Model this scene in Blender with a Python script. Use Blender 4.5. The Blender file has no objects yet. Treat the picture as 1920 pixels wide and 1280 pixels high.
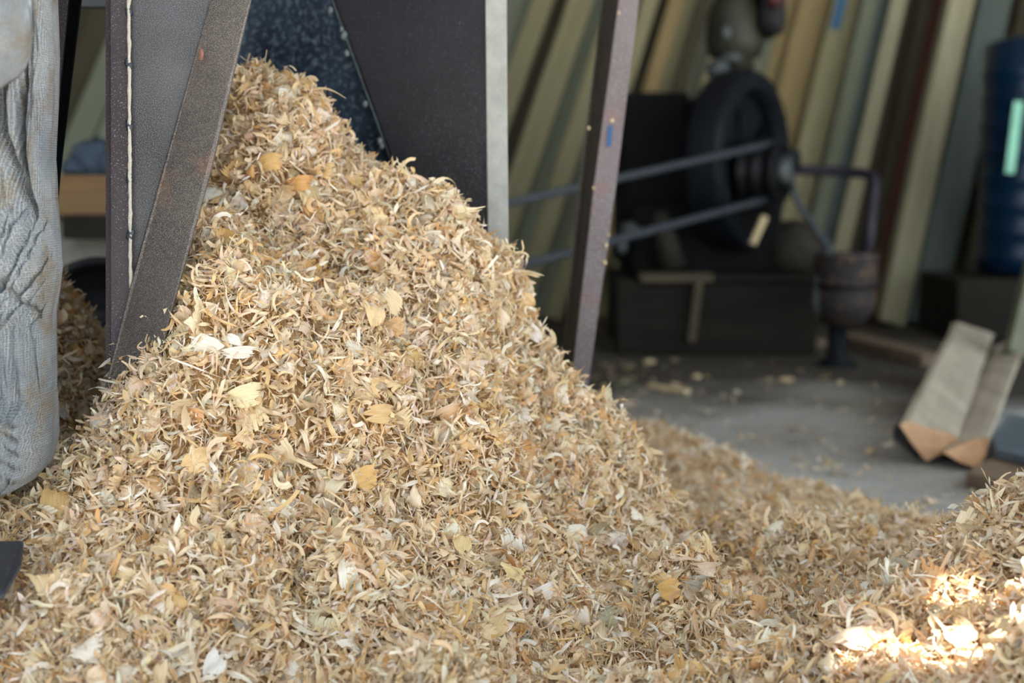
import bpy, math, random
import numpy as np
from mathutils import Vector, Matrix

SC = bpy.context.scene
COL = SC.collection
random.seed(4)
RNG = np.random.default_rng(11)

# ------------------------------------------------------------------ camera geometry
F = 2667.0; CH = 0.46; TH = math.radians(6.5)
c_, s_ = math.cos(TH), math.sin(TH)
def P(px, py, Y):
    """point at distance Y into the shed, seen at photograph pixel (px, py)"""
    u = (px - 960) / F; v = (640 - py) / F
    d = (u, c_ + v * s_, -s_ + v * c_)
    t = Y / d[1]
    return Vector((d[0] * t, Y, CH + d[2] * t))
def proj(x, y, z):
    zz = z - CH
    dep = y * c_ - zz * s_
    return 960 + F * x / dep, 640 - F * (y * s_ + zz * c_) / dep
def floor_at(px, py, z=0.0):
    u = (px - 960) / F; v = (640 - py) / F
    d = (u, c_ + v * s_, -s_ + v * c_)
    t = (z - CH) / d[2]
    return Vector((d[0] * t, d[1] * t, z))

def lin(c):
    c = c / 255.0
    return c / 12.92 if c <= 0.04045 else ((c + 0.055) / 1.055) ** 2.4
def rgb(r, g, b): return (lin(r), lin(g), lin(b), 1.0)

# ------------------------------------------------------------------ materials
def new_mat(name):
    m = bpy.data.materials.new(name); m.use_nodes = True
    nt = m.node_tree
    return m, nt, nt.nodes['Principled BSDF']
def N(nt, t, **kw):
    n = nt.nodes.new(t)
    for k, v in kw.items():
        if k in n.inputs: n.inputs[k].default_value = v
        else: setattr(n, k, v)
    return n
def ramp(nt, fac, stops):
    r = nt.nodes.new('ShaderNodeValToRGB')
    el = r.color_ramp.elements
    el[0].position, el[0].color = stops[0]
    el[1].position, el[1].color = stops[-1]
    for p, c in stops[1:-1]:
        e = el.new(p); e.color = c
    nt.links.new(fac, r.inputs['Fac'])
    return r.outputs['Color']
def mapping(nt, scale=(1, 1, 1), rot=(0, 0, 0)):
    tc = nt.nodes.new('ShaderNodeTexCoord'); mp = nt.nodes.new('ShaderNodeMapping')
    mp.inputs['Scale'].default_value = scale; mp.inputs['Rotation'].default_value = rot
    nt.links.new(tc.outputs['Object'], mp.inputs['Vector'])
    return mp.outputs['Vector']
def noise(nt, vec, scale, detail=4, rough=0.6, dist=0.0):
    n = N(nt, 'ShaderNodeTexNoise', Scale=scale, Detail=detail, Roughness=rough, Distortion=dist)
    nt.links.new(vec, n.inputs['Vector'])
    return n.outputs['Fac']
def mixc(nt, fac, a, b):
    m = nt.nodes.new('ShaderNodeMix'); m.data_type = 'RGBA'
    for s, v in ((m.inputs[6], a), (m.inputs[7], b)):
        if isinstance(v, tuple): s.default_value = v
        else: nt.links.new(v, s)
    if isinstance(fac, float): m.inputs[0].default_value = fac
    else: nt.links.new(fac, m.inputs[0])
    return m.outputs[2]
def bump(nt, b, h, strength=0.3, dist=0.01):
    n = N(nt, 'ShaderNodeBump', Strength=strength, Distance=dist)
    nt.links.new(h, n.inputs['Height']); nt.links.new(n.outputs['Normal'], b.inputs['Normal'])

def metal(name, c1, c2, dust, lo=0.6, hi=0.72, rough=0.55, metallic=0.35, grain=900, spec=0.5, rust=None):
    m, nt, b = new_mat(name)
    v = mapping(nt)
    big = noise(nt, v, 9, 4, 0.6)
    base = ramp(nt, big, [(0.35, c1), (0.65, c2)])
    if rust:
        r2 = noise(nt, v, 16, 3, 0.6, 0.4)
        f = ramp(nt, r2, [(0.55, (0, 0, 0, 1)), (0.72, (1, 1, 1, 1))])
        base = mixc(nt, f, base, rust)
    sp = noise(nt, v, grain, 2, 0.7)
    reg = noise(nt, v, 5, 3, 0.6)
    mth = N(nt, 'ShaderNodeMath', operation='MULTIPLY_ADD'); mth.inputs[1].default_value = 0.22
    nt.links.new(reg, mth.inputs[0]); nt.links.new(sp, mth.inputs[2])
    f = ramp(nt, mth.outputs[0], [(lo, (0, 0, 0, 1)), (hi, (0.8, 0.8, 0.8, 1))])
    colr = mixc(nt, f, base, dust)
    nt.links.new(colr, b.inputs['Base Color'])
    b.inputs['Metallic'].default_value = metallic
    b.inputs['Roughness'].default_value = rough
    b.inputs['Specular IOR Level'].default_value = spec
    bump(nt, b, sp, 0.35, 0.0006)
    return m
def plain(name, col, rough=0.6, metallic=0.0, var=0.25, scale=20, spec=0.5):
    m, nt, b = new_mat(name)
    v = mapping(nt)
    n = noise(nt, v, scale, 5, 0.65)
    dk = tuple(x * (1 - var) for x in col[:3]) + (1,)
    lt = tuple(min(1, x * (1 + var)) for x in col[:3]) + (1,)
    nt.links.new(ramp(nt, n, [(0.3, dk), (0.7, lt)]), b.inputs['Base Color'])
    b.inputs['Roughness'].default_value = rough; b.inputs['Metallic'].default_value = metallic
    b.inputs['Specular IOR Level'].default_value = spec
    bump(nt, b, n, 0.25, 0.004)
    return m
def wood(name, c1, c2, scale=18, stretch=0.06, rough=0.8, axis=2):
    m, nt, b = new_mat(name)
    sc = [1, 1, 1]; sc[axis] = stretch
    v = mapping(nt, tuple(sc))
    oi = nt.nodes.new('ShaderNodeObjectInfo')
    add = N(nt, 'ShaderNodeVectorMath', operation='ADD')
    cmb = nt.nodes.new('ShaderNodeCombineXYZ')
    ml = N(nt, 'ShaderNodeMath', operation='MULTIPLY'); ml.inputs[1].default_value = 31.0
    nt.links.new(oi.outputs['Random'], ml.inputs[0]); nt.links.new(ml.outputs[0], cmb.inputs[0]); nt.links.new(ml.outputs[0], cmb.inputs[2])
    nt.links.new(v, add.inputs[0]); nt.links.new(cmb.outputs[0], add.inputs[1])
    n = noise(nt, add.outputs[0], scale, 4, 0.6, 0.6)
    n2 = noise(nt, add.outputs[0], scale * 7, 3, 0.6)
    col = mixc(nt, 0.3, ramp(nt, n, [(0.3, c1), (0.7, c2)]), ramp(nt, n2, [(0.35, c1), (0.65, c2)]))
    nt.links.new(col, b.inputs['Base Color'])
    b.inputs['Roughness'].default_value = rough
    b.inputs['Specular IOR Level'].default_value = 0.12
    bump(nt, b, n2, 0.3, 0.003)
    return m

def shaving_mat():
    m, nt, b = new_mat('wood_shaving')
    at = N(nt, 'ShaderNodeAttribute', attribute_name='Col')
    uv = N(nt, 'ShaderNodeUVMap', uv_map='UVMap')
    mp = nt.nodes.new('ShaderNodeMapping'); mp.inputs['Scale'].default_value = (60, 1100, 1)
    nt.links.new(uv.outputs['UV'], mp.inputs['Vector'])
    n = noise(nt, mp.outputs['Vector'], 1.0, 3, 0.65)
    f = ramp(nt, n, [(0.25, (0.66, 0.60, 0.52, 1)), (0.5, (0.95, 0.94, 0.92, 1)), (0.8, (1.12, 1.12, 1.1, 1))])
    mul = nt.nodes.new('ShaderNodeMix'); mul.data_type = 'RGBA'; mul.blend_type = 'MULTIPLY'; mul.inputs[0].default_value = 1.0
    nt.links.new(at.outputs['Color'], mul.inputs[6]); nt.links.new(f, mul.inputs[7])
    nt.links.new(mul.outputs[2], b.inputs['Base Color'])
    b.inputs['Roughness'].default_value = 0.5
    b.inputs['Specular IOR Level'].default_value = 0.5
    bump(nt, b, n, 0.35, 0.0006)
    tr = nt.nodes.new('ShaderNodeBsdfTranslucent')
    warm = nt.nodes.new('ShaderNodeMix'); warm.data_type = 'RGBA'; warm.blend_type = 'MULTIPLY'; warm.inputs[0].default_value = 1.0
    nt.links.new(mul.outputs[2], warm.inputs[6]); warm.inputs[7].default_value = (1.0, 0.78, 0.46, 1)
    nt.links.new(warm.outputs[2], tr.inputs['Color'])
    mx = nt.nodes.new('ShaderNodeMixShader'); mx.inputs[0].default_value = 0.27
    nt.links.new(b.outputs[0], mx.inputs[1]); nt.links.new(tr.outputs[0], mx.inputs[2])
    nt.links.new(mx.outputs[0], nt.nodes['Material Output'].inputs['Surface'])
    return m

M = {}
M['shaving'] = shaving_mat()
M['panel'] = metal('dusty_dark_steel', rgb(30, 28, 33), rgb(66, 66, 70), rgb(120, 120, 122), 0.56, 0.80, rough=0.5, metallic=0.2, grain=1100)
M['purple'] = metal('primer_steel', rgb(52, 44, 50), rgb(66, 58, 64), rgb(150, 148, 150), 0.70, 0.8, rough=0.6, metallic=0.2, grain=800)
M['strip'] = metal('rusty_dusted_steel', rgb(42, 40, 43), rgb(66, 61, 61), rgb(160, 150, 138), 0.58, 0.80, rough=0.5, metallic=0.2, grain=1700, rust=rgb(98, 68, 52))
M['blue'] = metal('blue_black_steel', rgb(32, 44, 60), rgb(62, 80, 100), rgb(120, 136, 152), 0.60, 0.8, rough=0.42, metallic=0.25, grain=160)
M['dark'] = metal('dark_steel', rgb(46, 46, 51), rgb(57, 57, 63), rgb(110, 110, 115), 0.72, 0.85, rough=0.55, metallic=0.2, grain=500)
M['cream'] = plain('dusted_edge', rgb(150, 150, 146), 0.85, var=0.16, scale=60)
M['weld_dust'] = plain('dusted_weld', rgb(178, 172, 160), 0.85, var=0.2, scale=400)
M['weld_grey'] = plain('grey_weld', rgb(104, 112, 118), 0.6, 0.2, var=0.3, scale=300)
M['weld'] = plain('weld_metal', rgb(62, 70, 76), 0.45, 0.4, var=0.3, scale=400)
M['post'] = metal('primer_post', rgb(106, 94, 96), rgb(120, 108, 110), rgb(170, 165, 165), 0.68, 0.8, rough=0.6, metallic=0.15, grain=400, rust=rgb(128, 96, 90))
M['post_dark'] = metal('dark_post', rgb(70, 64, 58), rgb(84, 78, 70), rgb(120, 112, 100), 0.68, 0.8, rough=0.8, metallic=0.1, grain=300)  # darker, browner version of the post steel for the rear flange
M['black'] = plain('black_iron', rgb(17, 18, 22), 0.5, 0.2, var=0.4, scale=14, spec=0.25)
M['greasy'] = plain('greasy_iron', rgb(20, 24, 31), 0.5, 0.2, var=0.4, scale=10, spec=0.25)
M['engine'] = plain('engine_iron', rgb(15, 14, 15), 0.8, 0.0, var=0.4, scale=12, spec=0.15)
M['brown_iron'] = plain('rusty_casting', rgb(38, 32, 24), 0.8, 0.0, var=0.4, scale=16)
M['olive_iron'] = plain('olive_engine', rgb(44, 44, 32), 0.6, 0.1, var=0.35, scale=18)
M['alu'] = plain('dull_aluminium', rgb(74, 80, 80), 0.55, 0.3, var=0.25, scale=20)
M['rubber'] = plain('belt_rubber', rgb(50, 56, 64), 0.55, 0, var=0.25, scale=40)
M['pipe'] = plain('violet_pipe', rgb(36, 31, 46), 0.5, 0.2, var=0.3, scale=20)
M['pot'] = metal('burnt_pot', rgb(42, 40, 44), rgb(58, 52, 52), rgb(110, 84, 64), 0.66, 0.78, rough=0.6, metallic=0.2, grain=40, rust=rgb(120, 84, 62))
M['red'] = plain('red_cap', rgb(66, 22, 22), 0.7)
M['blue_plastic'] = plain('blue_plastic', rgb(6, 36, 60), 0.3, 0, var=0.2, scale=8, spec=0.5)
M['pale_green'] = plain('pale_green_bar', rgb(120, 190, 165), 0.35, 0, var=0.12)
M['blue_paint'] = plain('blue_paint', rgb(46, 88, 140), 0.6)
M['board_a'] = wood('olive_board', rgb(118, 112, 86), rgb(146, 139, 110))
M['board_b'] = wood('tan_board', rgb(122, 106, 74), rgb(150, 132, 96))
M['board_c'] = wood('grey_board', rgb(98, 102, 86), rgb(122, 126, 108))
M['board_d'] = wood('dark_board', rgb(50, 46, 36), rgb(74, 68, 54))
M['board_r'] = wood('red_board', rgb(84, 56, 46), rgb(108, 74, 64))
M['board_s'] = wood('slate_board', rgb(66, 76, 76), rgb(98, 106, 100))
M['board_p'] = wood('pale_board', rgb(140, 134, 110), rgb(168, 163, 136))
M['teal_paint'] = plain('teal_stain', rgb(34, 84, 118), 0.6)
M['beam'] = wood('pale_sawn_beam', rgb(150, 140, 124), rgb(190, 180, 164), axis=1, stretch=0.05)
M['beam_end'] = wood('fresh_cut_end', rgb(170, 128, 96), rgb(200, 164, 130), axis=1, stretch=1)
M['slab'] = wood('brown_slab', rgb(104, 88, 74), rgb(140, 120, 104), axis=0, stretch=0.08)
M['skid'] = wood('grimy_timber', rgb(30, 28, 25), rgb(46, 42, 37), axis=0, stretch=0.1)
M['crate'] = wood('brown_timber', rgb(100, 78, 54), rgb(136, 110, 80), axis=0, stretch=0.08)
M['grey_dark'] = plain('slate_steel', rgb(44, 50, 60), 0.5, 0.3)
M['grey_sheet'] = plain('slate_sheet', rgb(92, 104, 116), 0.5, 0.2)
M['chip'] = wood('chip_wood', rgb(190, 168, 130), rgb(222, 202, 166))
M['stick'] = wood('weathered_stick', rgb(70, 62, 50), rgb(100, 90, 74), axis=0)

def floor_mat():
    m, nt, b = new_mat('dusty_floor')
    v = mapping(nt)
    a = noise(nt, v, 1.3, 5, 0.6, 0.3)
    c1 = ramp(nt, a, [(0.35, rgb(140, 136, 130)), (0.5, rgb(162, 162, 162)), (0.66, rgb(184, 188, 192))])
    d = noise(nt, v, 55, 4, 0.7)
    f = ramp(nt, d, [(0.52, (0, 0, 0, 1)), (0.68, (0.75, 0.75, 0.75, 1))])
    c2 = mixc(nt, f, c1, rgb(196, 182, 156))
    e = noise(nt, v, 7, 4, 0.6)
    f2 = ramp(nt, e, [(0.56, (0, 0, 0, 1)), (0.7, (0.7, 0.7, 0.7, 1))])
    c3 = mixc(nt, f2, c2, rgb(120, 112, 102))
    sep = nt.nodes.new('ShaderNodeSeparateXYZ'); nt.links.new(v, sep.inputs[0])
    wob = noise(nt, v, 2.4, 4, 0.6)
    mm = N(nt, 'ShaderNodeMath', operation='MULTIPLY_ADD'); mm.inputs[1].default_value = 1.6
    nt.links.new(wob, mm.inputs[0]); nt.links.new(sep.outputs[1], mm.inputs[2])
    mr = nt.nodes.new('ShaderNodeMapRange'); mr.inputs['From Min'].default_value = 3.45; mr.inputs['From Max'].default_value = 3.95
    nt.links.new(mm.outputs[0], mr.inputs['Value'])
    far_shade = ramp(nt, d, [(0.4, rgb(50, 44, 36)), (0.6, rgb(74, 66, 54)), (0.75, rgb(112, 98, 78))])  # darker tone towards the back, painting in how the daylight falls off
    c4 = mixc(nt, mr.outputs[0], c3, far_shade)
    nt.links.new(c4, b.inputs['Base Color'])
    b.inputs['Roughness'].default_value = 0.9
    bump(nt, b, d, 0.5, 0.006)
    return m
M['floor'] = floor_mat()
M['wall'] = plain('dark_shed_wall', rgb(40, 38, 33), 0.9, var=0.25, scale=6)
M['roof'] = plain('roof_sheet', rgb(120, 116, 108), 0.8, var=0.15, scale=5)

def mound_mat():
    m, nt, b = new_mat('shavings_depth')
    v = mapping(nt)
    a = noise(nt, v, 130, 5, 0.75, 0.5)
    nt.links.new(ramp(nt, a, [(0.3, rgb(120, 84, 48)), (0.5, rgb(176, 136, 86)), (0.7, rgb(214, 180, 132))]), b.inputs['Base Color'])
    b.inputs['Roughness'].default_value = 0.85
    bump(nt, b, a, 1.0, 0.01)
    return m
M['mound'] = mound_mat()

def sack_mat(name, ca, cb, stain):
    m, nt, b = new_mat(name)
    tc = nt.nodes.new('ShaderNodeTexCoord')
    uvm = nt.nodes.new('ShaderNodeUVMap'); uvm.uv_map = 'UVMap'
    outs = []
    for rot in (0, math.pi / 2):
        mp = nt.nodes.new('ShaderNodeMapping'); mp.inputs['Rotation'].default_value = (0, 0, rot)
        nt.links.new(uvm.outputs['UV'], mp.inputs['Vector'])
        w = N(nt, 'ShaderNodeTexWave', Scale=170.0, Distortion=3.0, Detail=3.0)
        w.inputs['Detail Scale'].default_value = 3.0
        nt.links.new(mp.outputs['Vector'], w.inputs['Vector'])
        outs.append(w.outputs['Fac'])
    mx = N(nt, 'ShaderNodeMath', operation='MAXIMUM')
    nt.links.new(outs[0], mx.inputs[0]); nt.links.new(outs[1], mx.inputs[1])
    mp = nt.nodes.new('ShaderNodeMapping')
    nt.links.new(tc.outputs['Object'], mp.inputs['Vector'])
    a = noise(nt, mp.outputs['Vector'], 14, 4, 0.6)
    base = ramp(nt, a, [(0.35, ca), (0.65, cb)])
    s = noise(nt, mp.outputs['Vector'], 22, 4, 0.7, 0.4)
    f = ramp(nt, s, [(0.48, (0, 0, 0, 1)), (0.66, (0.8, 0.8, 0.8, 1))])
    col = mixc(nt, f, base, stain)
    wv = ramp(nt, mx.outputs[0], [(0.2, (0.72, 0.72, 0.74, 1)), (0.8, (1, 1, 1, 1))])
    mul = nt.nodes.new('ShaderNodeMix'); mul.data_type = 'RGBA'; mul.blend_type = 'MULTIPLY'; mul.inputs[0].default_value = 0.45
    nt.links.new(col, mul.inputs[6]); nt.links.new(wv, mul.inputs[7])
    nt.links.new(mul.outputs[2], b.inputs['Base Color'])
    b.inputs['Roughness'].default_value = 0.9
    b.inputs['Specular IOR Level'].default_value = 0.2
    fz = noise(nt, mp.outputs['Vector'], 330, 4, 0.75)
    ad = N(nt, 'ShaderNodeMath', operation='ADD'); nt.links.new(mx.outputs[0], ad.inputs[0]); nt.links.new(fz, ad.inputs[1])
    bump(nt, b, ad.outputs[0], 1.0, 0.0022)
    return m
M['sack'] = sack_mat('woven_sack', rgb(150, 158, 165), rgb(190, 194, 197), rgb(160, 144, 120))
M['sack_teal'] = plain('teal_inside', rgb(70, 100, 106), 0.7, var=0.3, scale=80)

# ------------------------------------------------------------------ object helpers
def mesh_obj(name, verts, faces, mats, parent=None, smooth=False, mat_idx=None, bevel=0.0):
    me = bpy.data.meshes.new(name)
    me.from_pydata([tuple(v) for v in verts], [], faces)
    if not isinstance(mats, (list, tuple)): mats = [mats]
    for m in mats: me.materials.append(m)
    if mat_idx is not None: me.polygons.foreach_set('material_index', mat_idx)
    if smooth: me.polygons.foreach_set('use_smooth', [True] * len(me.polygons))
    me.update()
    o = bpy.data.objects.new(name, me); COL.objects.link(o)
    if parent is not None:
        o.parent = parent
        o.matrix_parent_inverse = Matrix.Translation(-parent.location)
    if bevel:
        b = o.modifiers.new('bevel', 'BEVEL'); b.width = bevel; b.segments = 2; b.limit_method = 'ANGLE'
    return o
def thing(name, label, cat, loc, group=None):
    o = bpy.data.objects.new(name, None); o.empty_display_size = 0.05; COL.objects.link(o)
    o.location = loc; o['label'] = label; o['category'] = cat
    if group: o['group'] = group
    return o
def tag(o, label, cat, group=None, kind=None):
    o['label'] = label; o['category'] = cat
    if group: o['group'] = group
    if kind: o['kind'] = kind
    return o
class MB:
    def __init__(s): s.v = []; s.f = []; s.mi = []
    def add(s, vs, fs, mi=0):
        b = len(s.v); s.v += [Vector(v) for v in vs]
        s.f += [tuple(i + b for i in f) for f in fs]; s.mi += [mi] * len(fs)
    def prism(s, pts, off, mi=0):
        n = len(pts); pts = [Vector(p) for p in pts]; off = Vector(off)
        vs = pts + [p + off for p in pts]
        fs = [tuple(range(n)), tuple(range(2 * n - 1, n - 1, -1))]
        fs += [(i, i + n, (i + 1) % n + n, (i + 1) % n) for i in range(n)]
        s.add(vs, fs, mi)
    def box(s, a, b, mi=0):
        (x0, y0, z0), (x1, y1, z1) = a, b
        s.prism([(x0, y0, z0), (x1, y0, z0), (x1, y0, z1), (x0, y0, z1)], (0, y1 - y0, 0), mi)
    def bar(s, a, b, w, t, up=(0, 0, 1), mi=0, nseg=1, jig=0.0):
        a, b = Vector(a), Vector(b); ax = (b - a).normalized()
        r = ax.cross(Vector(up)).normalized(); u = r.cross(ax).normalized()
        vs = []; fs = []
        for k in range(nseg + 1):
            c = a.lerp(b, k / nseg); jw = 1 + random.uniform(-jig, jig)
            for sx, sy in ((-1, -1), (1, -1), (1, 1), (-1, 1)):
                vs.append(c + r * (sx * w / 2 * jw) + u * (sy * t / 2))
        for k in range(nseg):
            for i in range(4):
                fs.append((4 * k + i, 4 * k + (i + 1) % 4, 4 * k + 4 + (i + 1) % 4, 4 * k + 4 + i))
        fs += [(3, 2, 1, 0), tuple(4 * nseg + i for i in range(4))]
        s.add(vs, fs, mi)
    def tube(s, path, r, n=10, mi=0, closed=False, jig=0.0):
        path = [Vector(p) for p in path]; m = len(path); vs = []; fs = []
        nrm = None
        for i, p in enumerate(path):
            if closed: t = path[(i + 1) % m] - path[i - 1]
            else: t = path[min(i + 1, m - 1)] - path[max(i - 1, 0)]
            t.normalize()
            if nrm is None:
                nrm = t.orthogonal().normalized()
            nrm = (nrm - t * nrm.dot(t)).normalized(); bn = t.cross(nrm)
            rr = (r[i] if isinstance(r, (list, tuple)) else r) * (1 + random.uniform(-jig, jig))
            for k in range(n):
                a = 2 * math.pi * k / n
                vs.append(p + nrm * (math.cos(a) * rr) + bn * (math.sin(a) * rr))
        for i in range(m if closed else m - 1):
            j = (i + 1) % m
            for k in range(n):
                fs.append((i * n + k, i * n + (k + 1) % n, j * n + (k + 1) % n, j * n + k))
        if not closed:
            fs += [tuple(range(n - 1, -1, -1)), tuple((m - 1) * n + k for k in range(n))]
        s.add(vs, fs, mi)
    def lathe(s, c, axis, prof, n=40, mi=0):
        """prof: closed or open list of (radius, offset along axis)"""
        c = Vector(c); ax = Vector(axis).normalized(); a1 = ax.orthogonal().normalized(); a2 = ax.cross(a1)
        vs = []; fs = []; m = len(prof)
        for (r, h) in prof:
            for k in range(n):
                a = 2 * math.pi * k / n
                vs.append(c + ax * h + (a1 * math.cos(a) + a2 * math.sin(a)) * max(r, 1e-4))
        for i in range(m - 1):
            for k in range(n):
                fs.append((i * n + k, i * n + (k + 1) % n, (i + 1) * n + (k + 1) % n, (i + 1) * n + k))
        fs += [tuple(range(n - 1, -1, -1)), tuple((m - 1) * n + k for k in range(n))]
        s.add(vs, fs, mi)
    def blob(s, c, r, mi=0, n=8, jig=0.15):
        c = Vector(c); r = Vector(r) if not isinstance(r, float) else Vector((r, r, r))
        vs = []; fs = []
        for i in range(n + 1):
            th = math.pi * i / n
            for k in range(2 * n):
                ph = math.pi * k / n; q = 1 + random.uniform(-jig, jig)
                vs.append(c + Vector((r.x * math.sin(th) * math.cos(ph) * q, r.y * math.sin(th) * math.sin(ph) * q, r.z * math.cos(th) * q)))
        for i in range(n):
            for k in range(2 * n):
                fs.append((i * 2 * n + k, (i + 1) * 2 * n + k, (i + 1) * 2 * n + (k + 1) % (2 * n), i * 2 * n + (k + 1) % (2 * n)))
        s.add(vs, fs, mi)
    def build(s, name, mats, parent=None, smooth=False, bevel=0.0):
        return mesh_obj(name, s.v, s.f, mats, parent, smooth, s.mi, bevel)
def one(fn, *a, **k):
    m = MB(); getattr(m, fn)(*a, **k); return m

# ------------------------------------------------------------------ heap surface
RX = np.array([-1.2, -.75, -.6, -.45, -.36, -.30, -.256, -.224, -.186, -.17, -.128, -.085, -.043, -.005, .013, .021, .053, .09, .106, .128, .16, .25, .6, 2.0])
RZ = np.array([0.05, 0.15, 0.25, 0.36, 0.41, 0.505, 0.536, 0.526, 0.505, 0.457, 0.461, 0.431, 0.412, 0.352, 0.302, 0.276, 0.243, 0.205, 0.19, 0.165, .13, .02, -0.3, -1.0])
YR = 1.42
EX = np.array([-2., 0, .19, .29, .36, .44, .5, .62, .9, 3])
EY = np.array([2.7, 2.65, 2.6, 2.42, 2.2, 2.12, 1.95, 1.75, 1.6, 1.5])
_ph = RNG.uniform(0, 6.28, (40, 3)); _dir = RNG.normal(size=(40, 2)); _dir /= np.linalg.norm(_dir, axis=1)[:, None]
def bumps(x, y):
    z = 0
    for i in range(40):
        lam = 0.03 * (1.12 ** i) if i < 20 else 0.04 * (1.1 ** (i - 20))
        amp = 0.035 * lam
        z = z + amp * np.sin(2 * np.pi * (x * _dir[i, 0] + y * _dir[i, 1]) / lam + _ph[i, 0])
    return z
def smax(a, b, k):
    h = np.clip(0.5 + 0.5 * (a - b) / k, 0, 1)
    return b * (1 - h) + a * h + k * h * (1 - h)
def sstep(a, b, x):
    t = np.clip((x - a) / (b - a), 0, 1); return t * t * (3 - 2 * t)
def base_h(x, y):
    e = np.interp(x, EX, EY)
    lay = 0.085 * (1 - 0.5 * sstep(1.3, 2.1, y)) - 0.015 * sstep(0.3, 0.55, x)
    lay = lay + .03 * np.exp(-((x - .2) / .12) ** 2 - ((y - 2.2) / .22) ** 2)
    return lay * sstep(0.0, 0.22, e - y) - 0.012
def main_h(x, y):
    R = np.interp(x, RX, RZ)
    dy = YR - y
    S = np.interp(x, [-.42, -.25], [.80, 1.12])
    f = np.where(dy > 0, np.sqrt((S * dy) ** 2 + 0.06 ** 2) - 0.06, np.sqrt((1.0 * dy) ** 2 + 0.05 ** 2) - 0.05)
    cut = sstep(-.39, -.33, x)                       # the steel side panel holds the heap back
    beh = sstep(1.18, 1.24, y)
    z = R - f
    z = z * (1 - beh * (1 - cut)) - 0.05 * beh * (1 - cut)
    return z
def right_h(x, y):
    r = np.sqrt((x - 0.80) ** 2 + ((y - 1.10) / np.where(y > 1.10, .45, .8)) ** 2)
    return 0.482 - 0.68 * np.sqrt(r * r + 0.01)
def small_h(x, y):
    r = np.sqrt((x + 0.565) ** 2 + ((y - 1.45) * 0.8) ** 2)
    return 0.505 - 1.55 * np.sqrt(r * r + 0.001)
def height(x, y):
    x = np.asarray(x, float); y = np.asarray(y, float)
    z = smax(main_h(x, y), base_h(x, y), 0.09)
    z = smax(z, right_h(x, y), 0.05)
    z = z - .035 * np.exp(-(((x + .268) / .035) ** 2 + ((y - 1.095) / .022) ** 2)) - .015 * np.exp(-(((x + .10) / .03) ** 2 + ((y - 1.14) / .02) ** 2))
    sx = sstep(0.0, 0.03, z)
    return z + bumps(x, y) * sx * (1 - .75 * sstep(1.5, 1.75, y)) * (1 - .5 * sstep(.3, .4, x))
def hit(px, py):
    """where the view ray through a pixel meets the heap"""
    for Y in np.arange(0.6, 3.2, 0.004):
        p = P(px, py, Y)
        if p.z < float(height(p.x, p.y)): return p
    return P(px, py, 1.5)
def normals(x, y, fn=height):
    e = 0.006
    dx = (fn(x + e, y) - fn(x - e, y)) / (2 * e); dy = (fn(x, y + e) - fn(x, y - e)) / (2 * e)
    n = np.stack([-dx, -dy, np.ones_like(dx)], -1)
    return n / np.linalg.norm(n, axis=1)[:, None]

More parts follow.
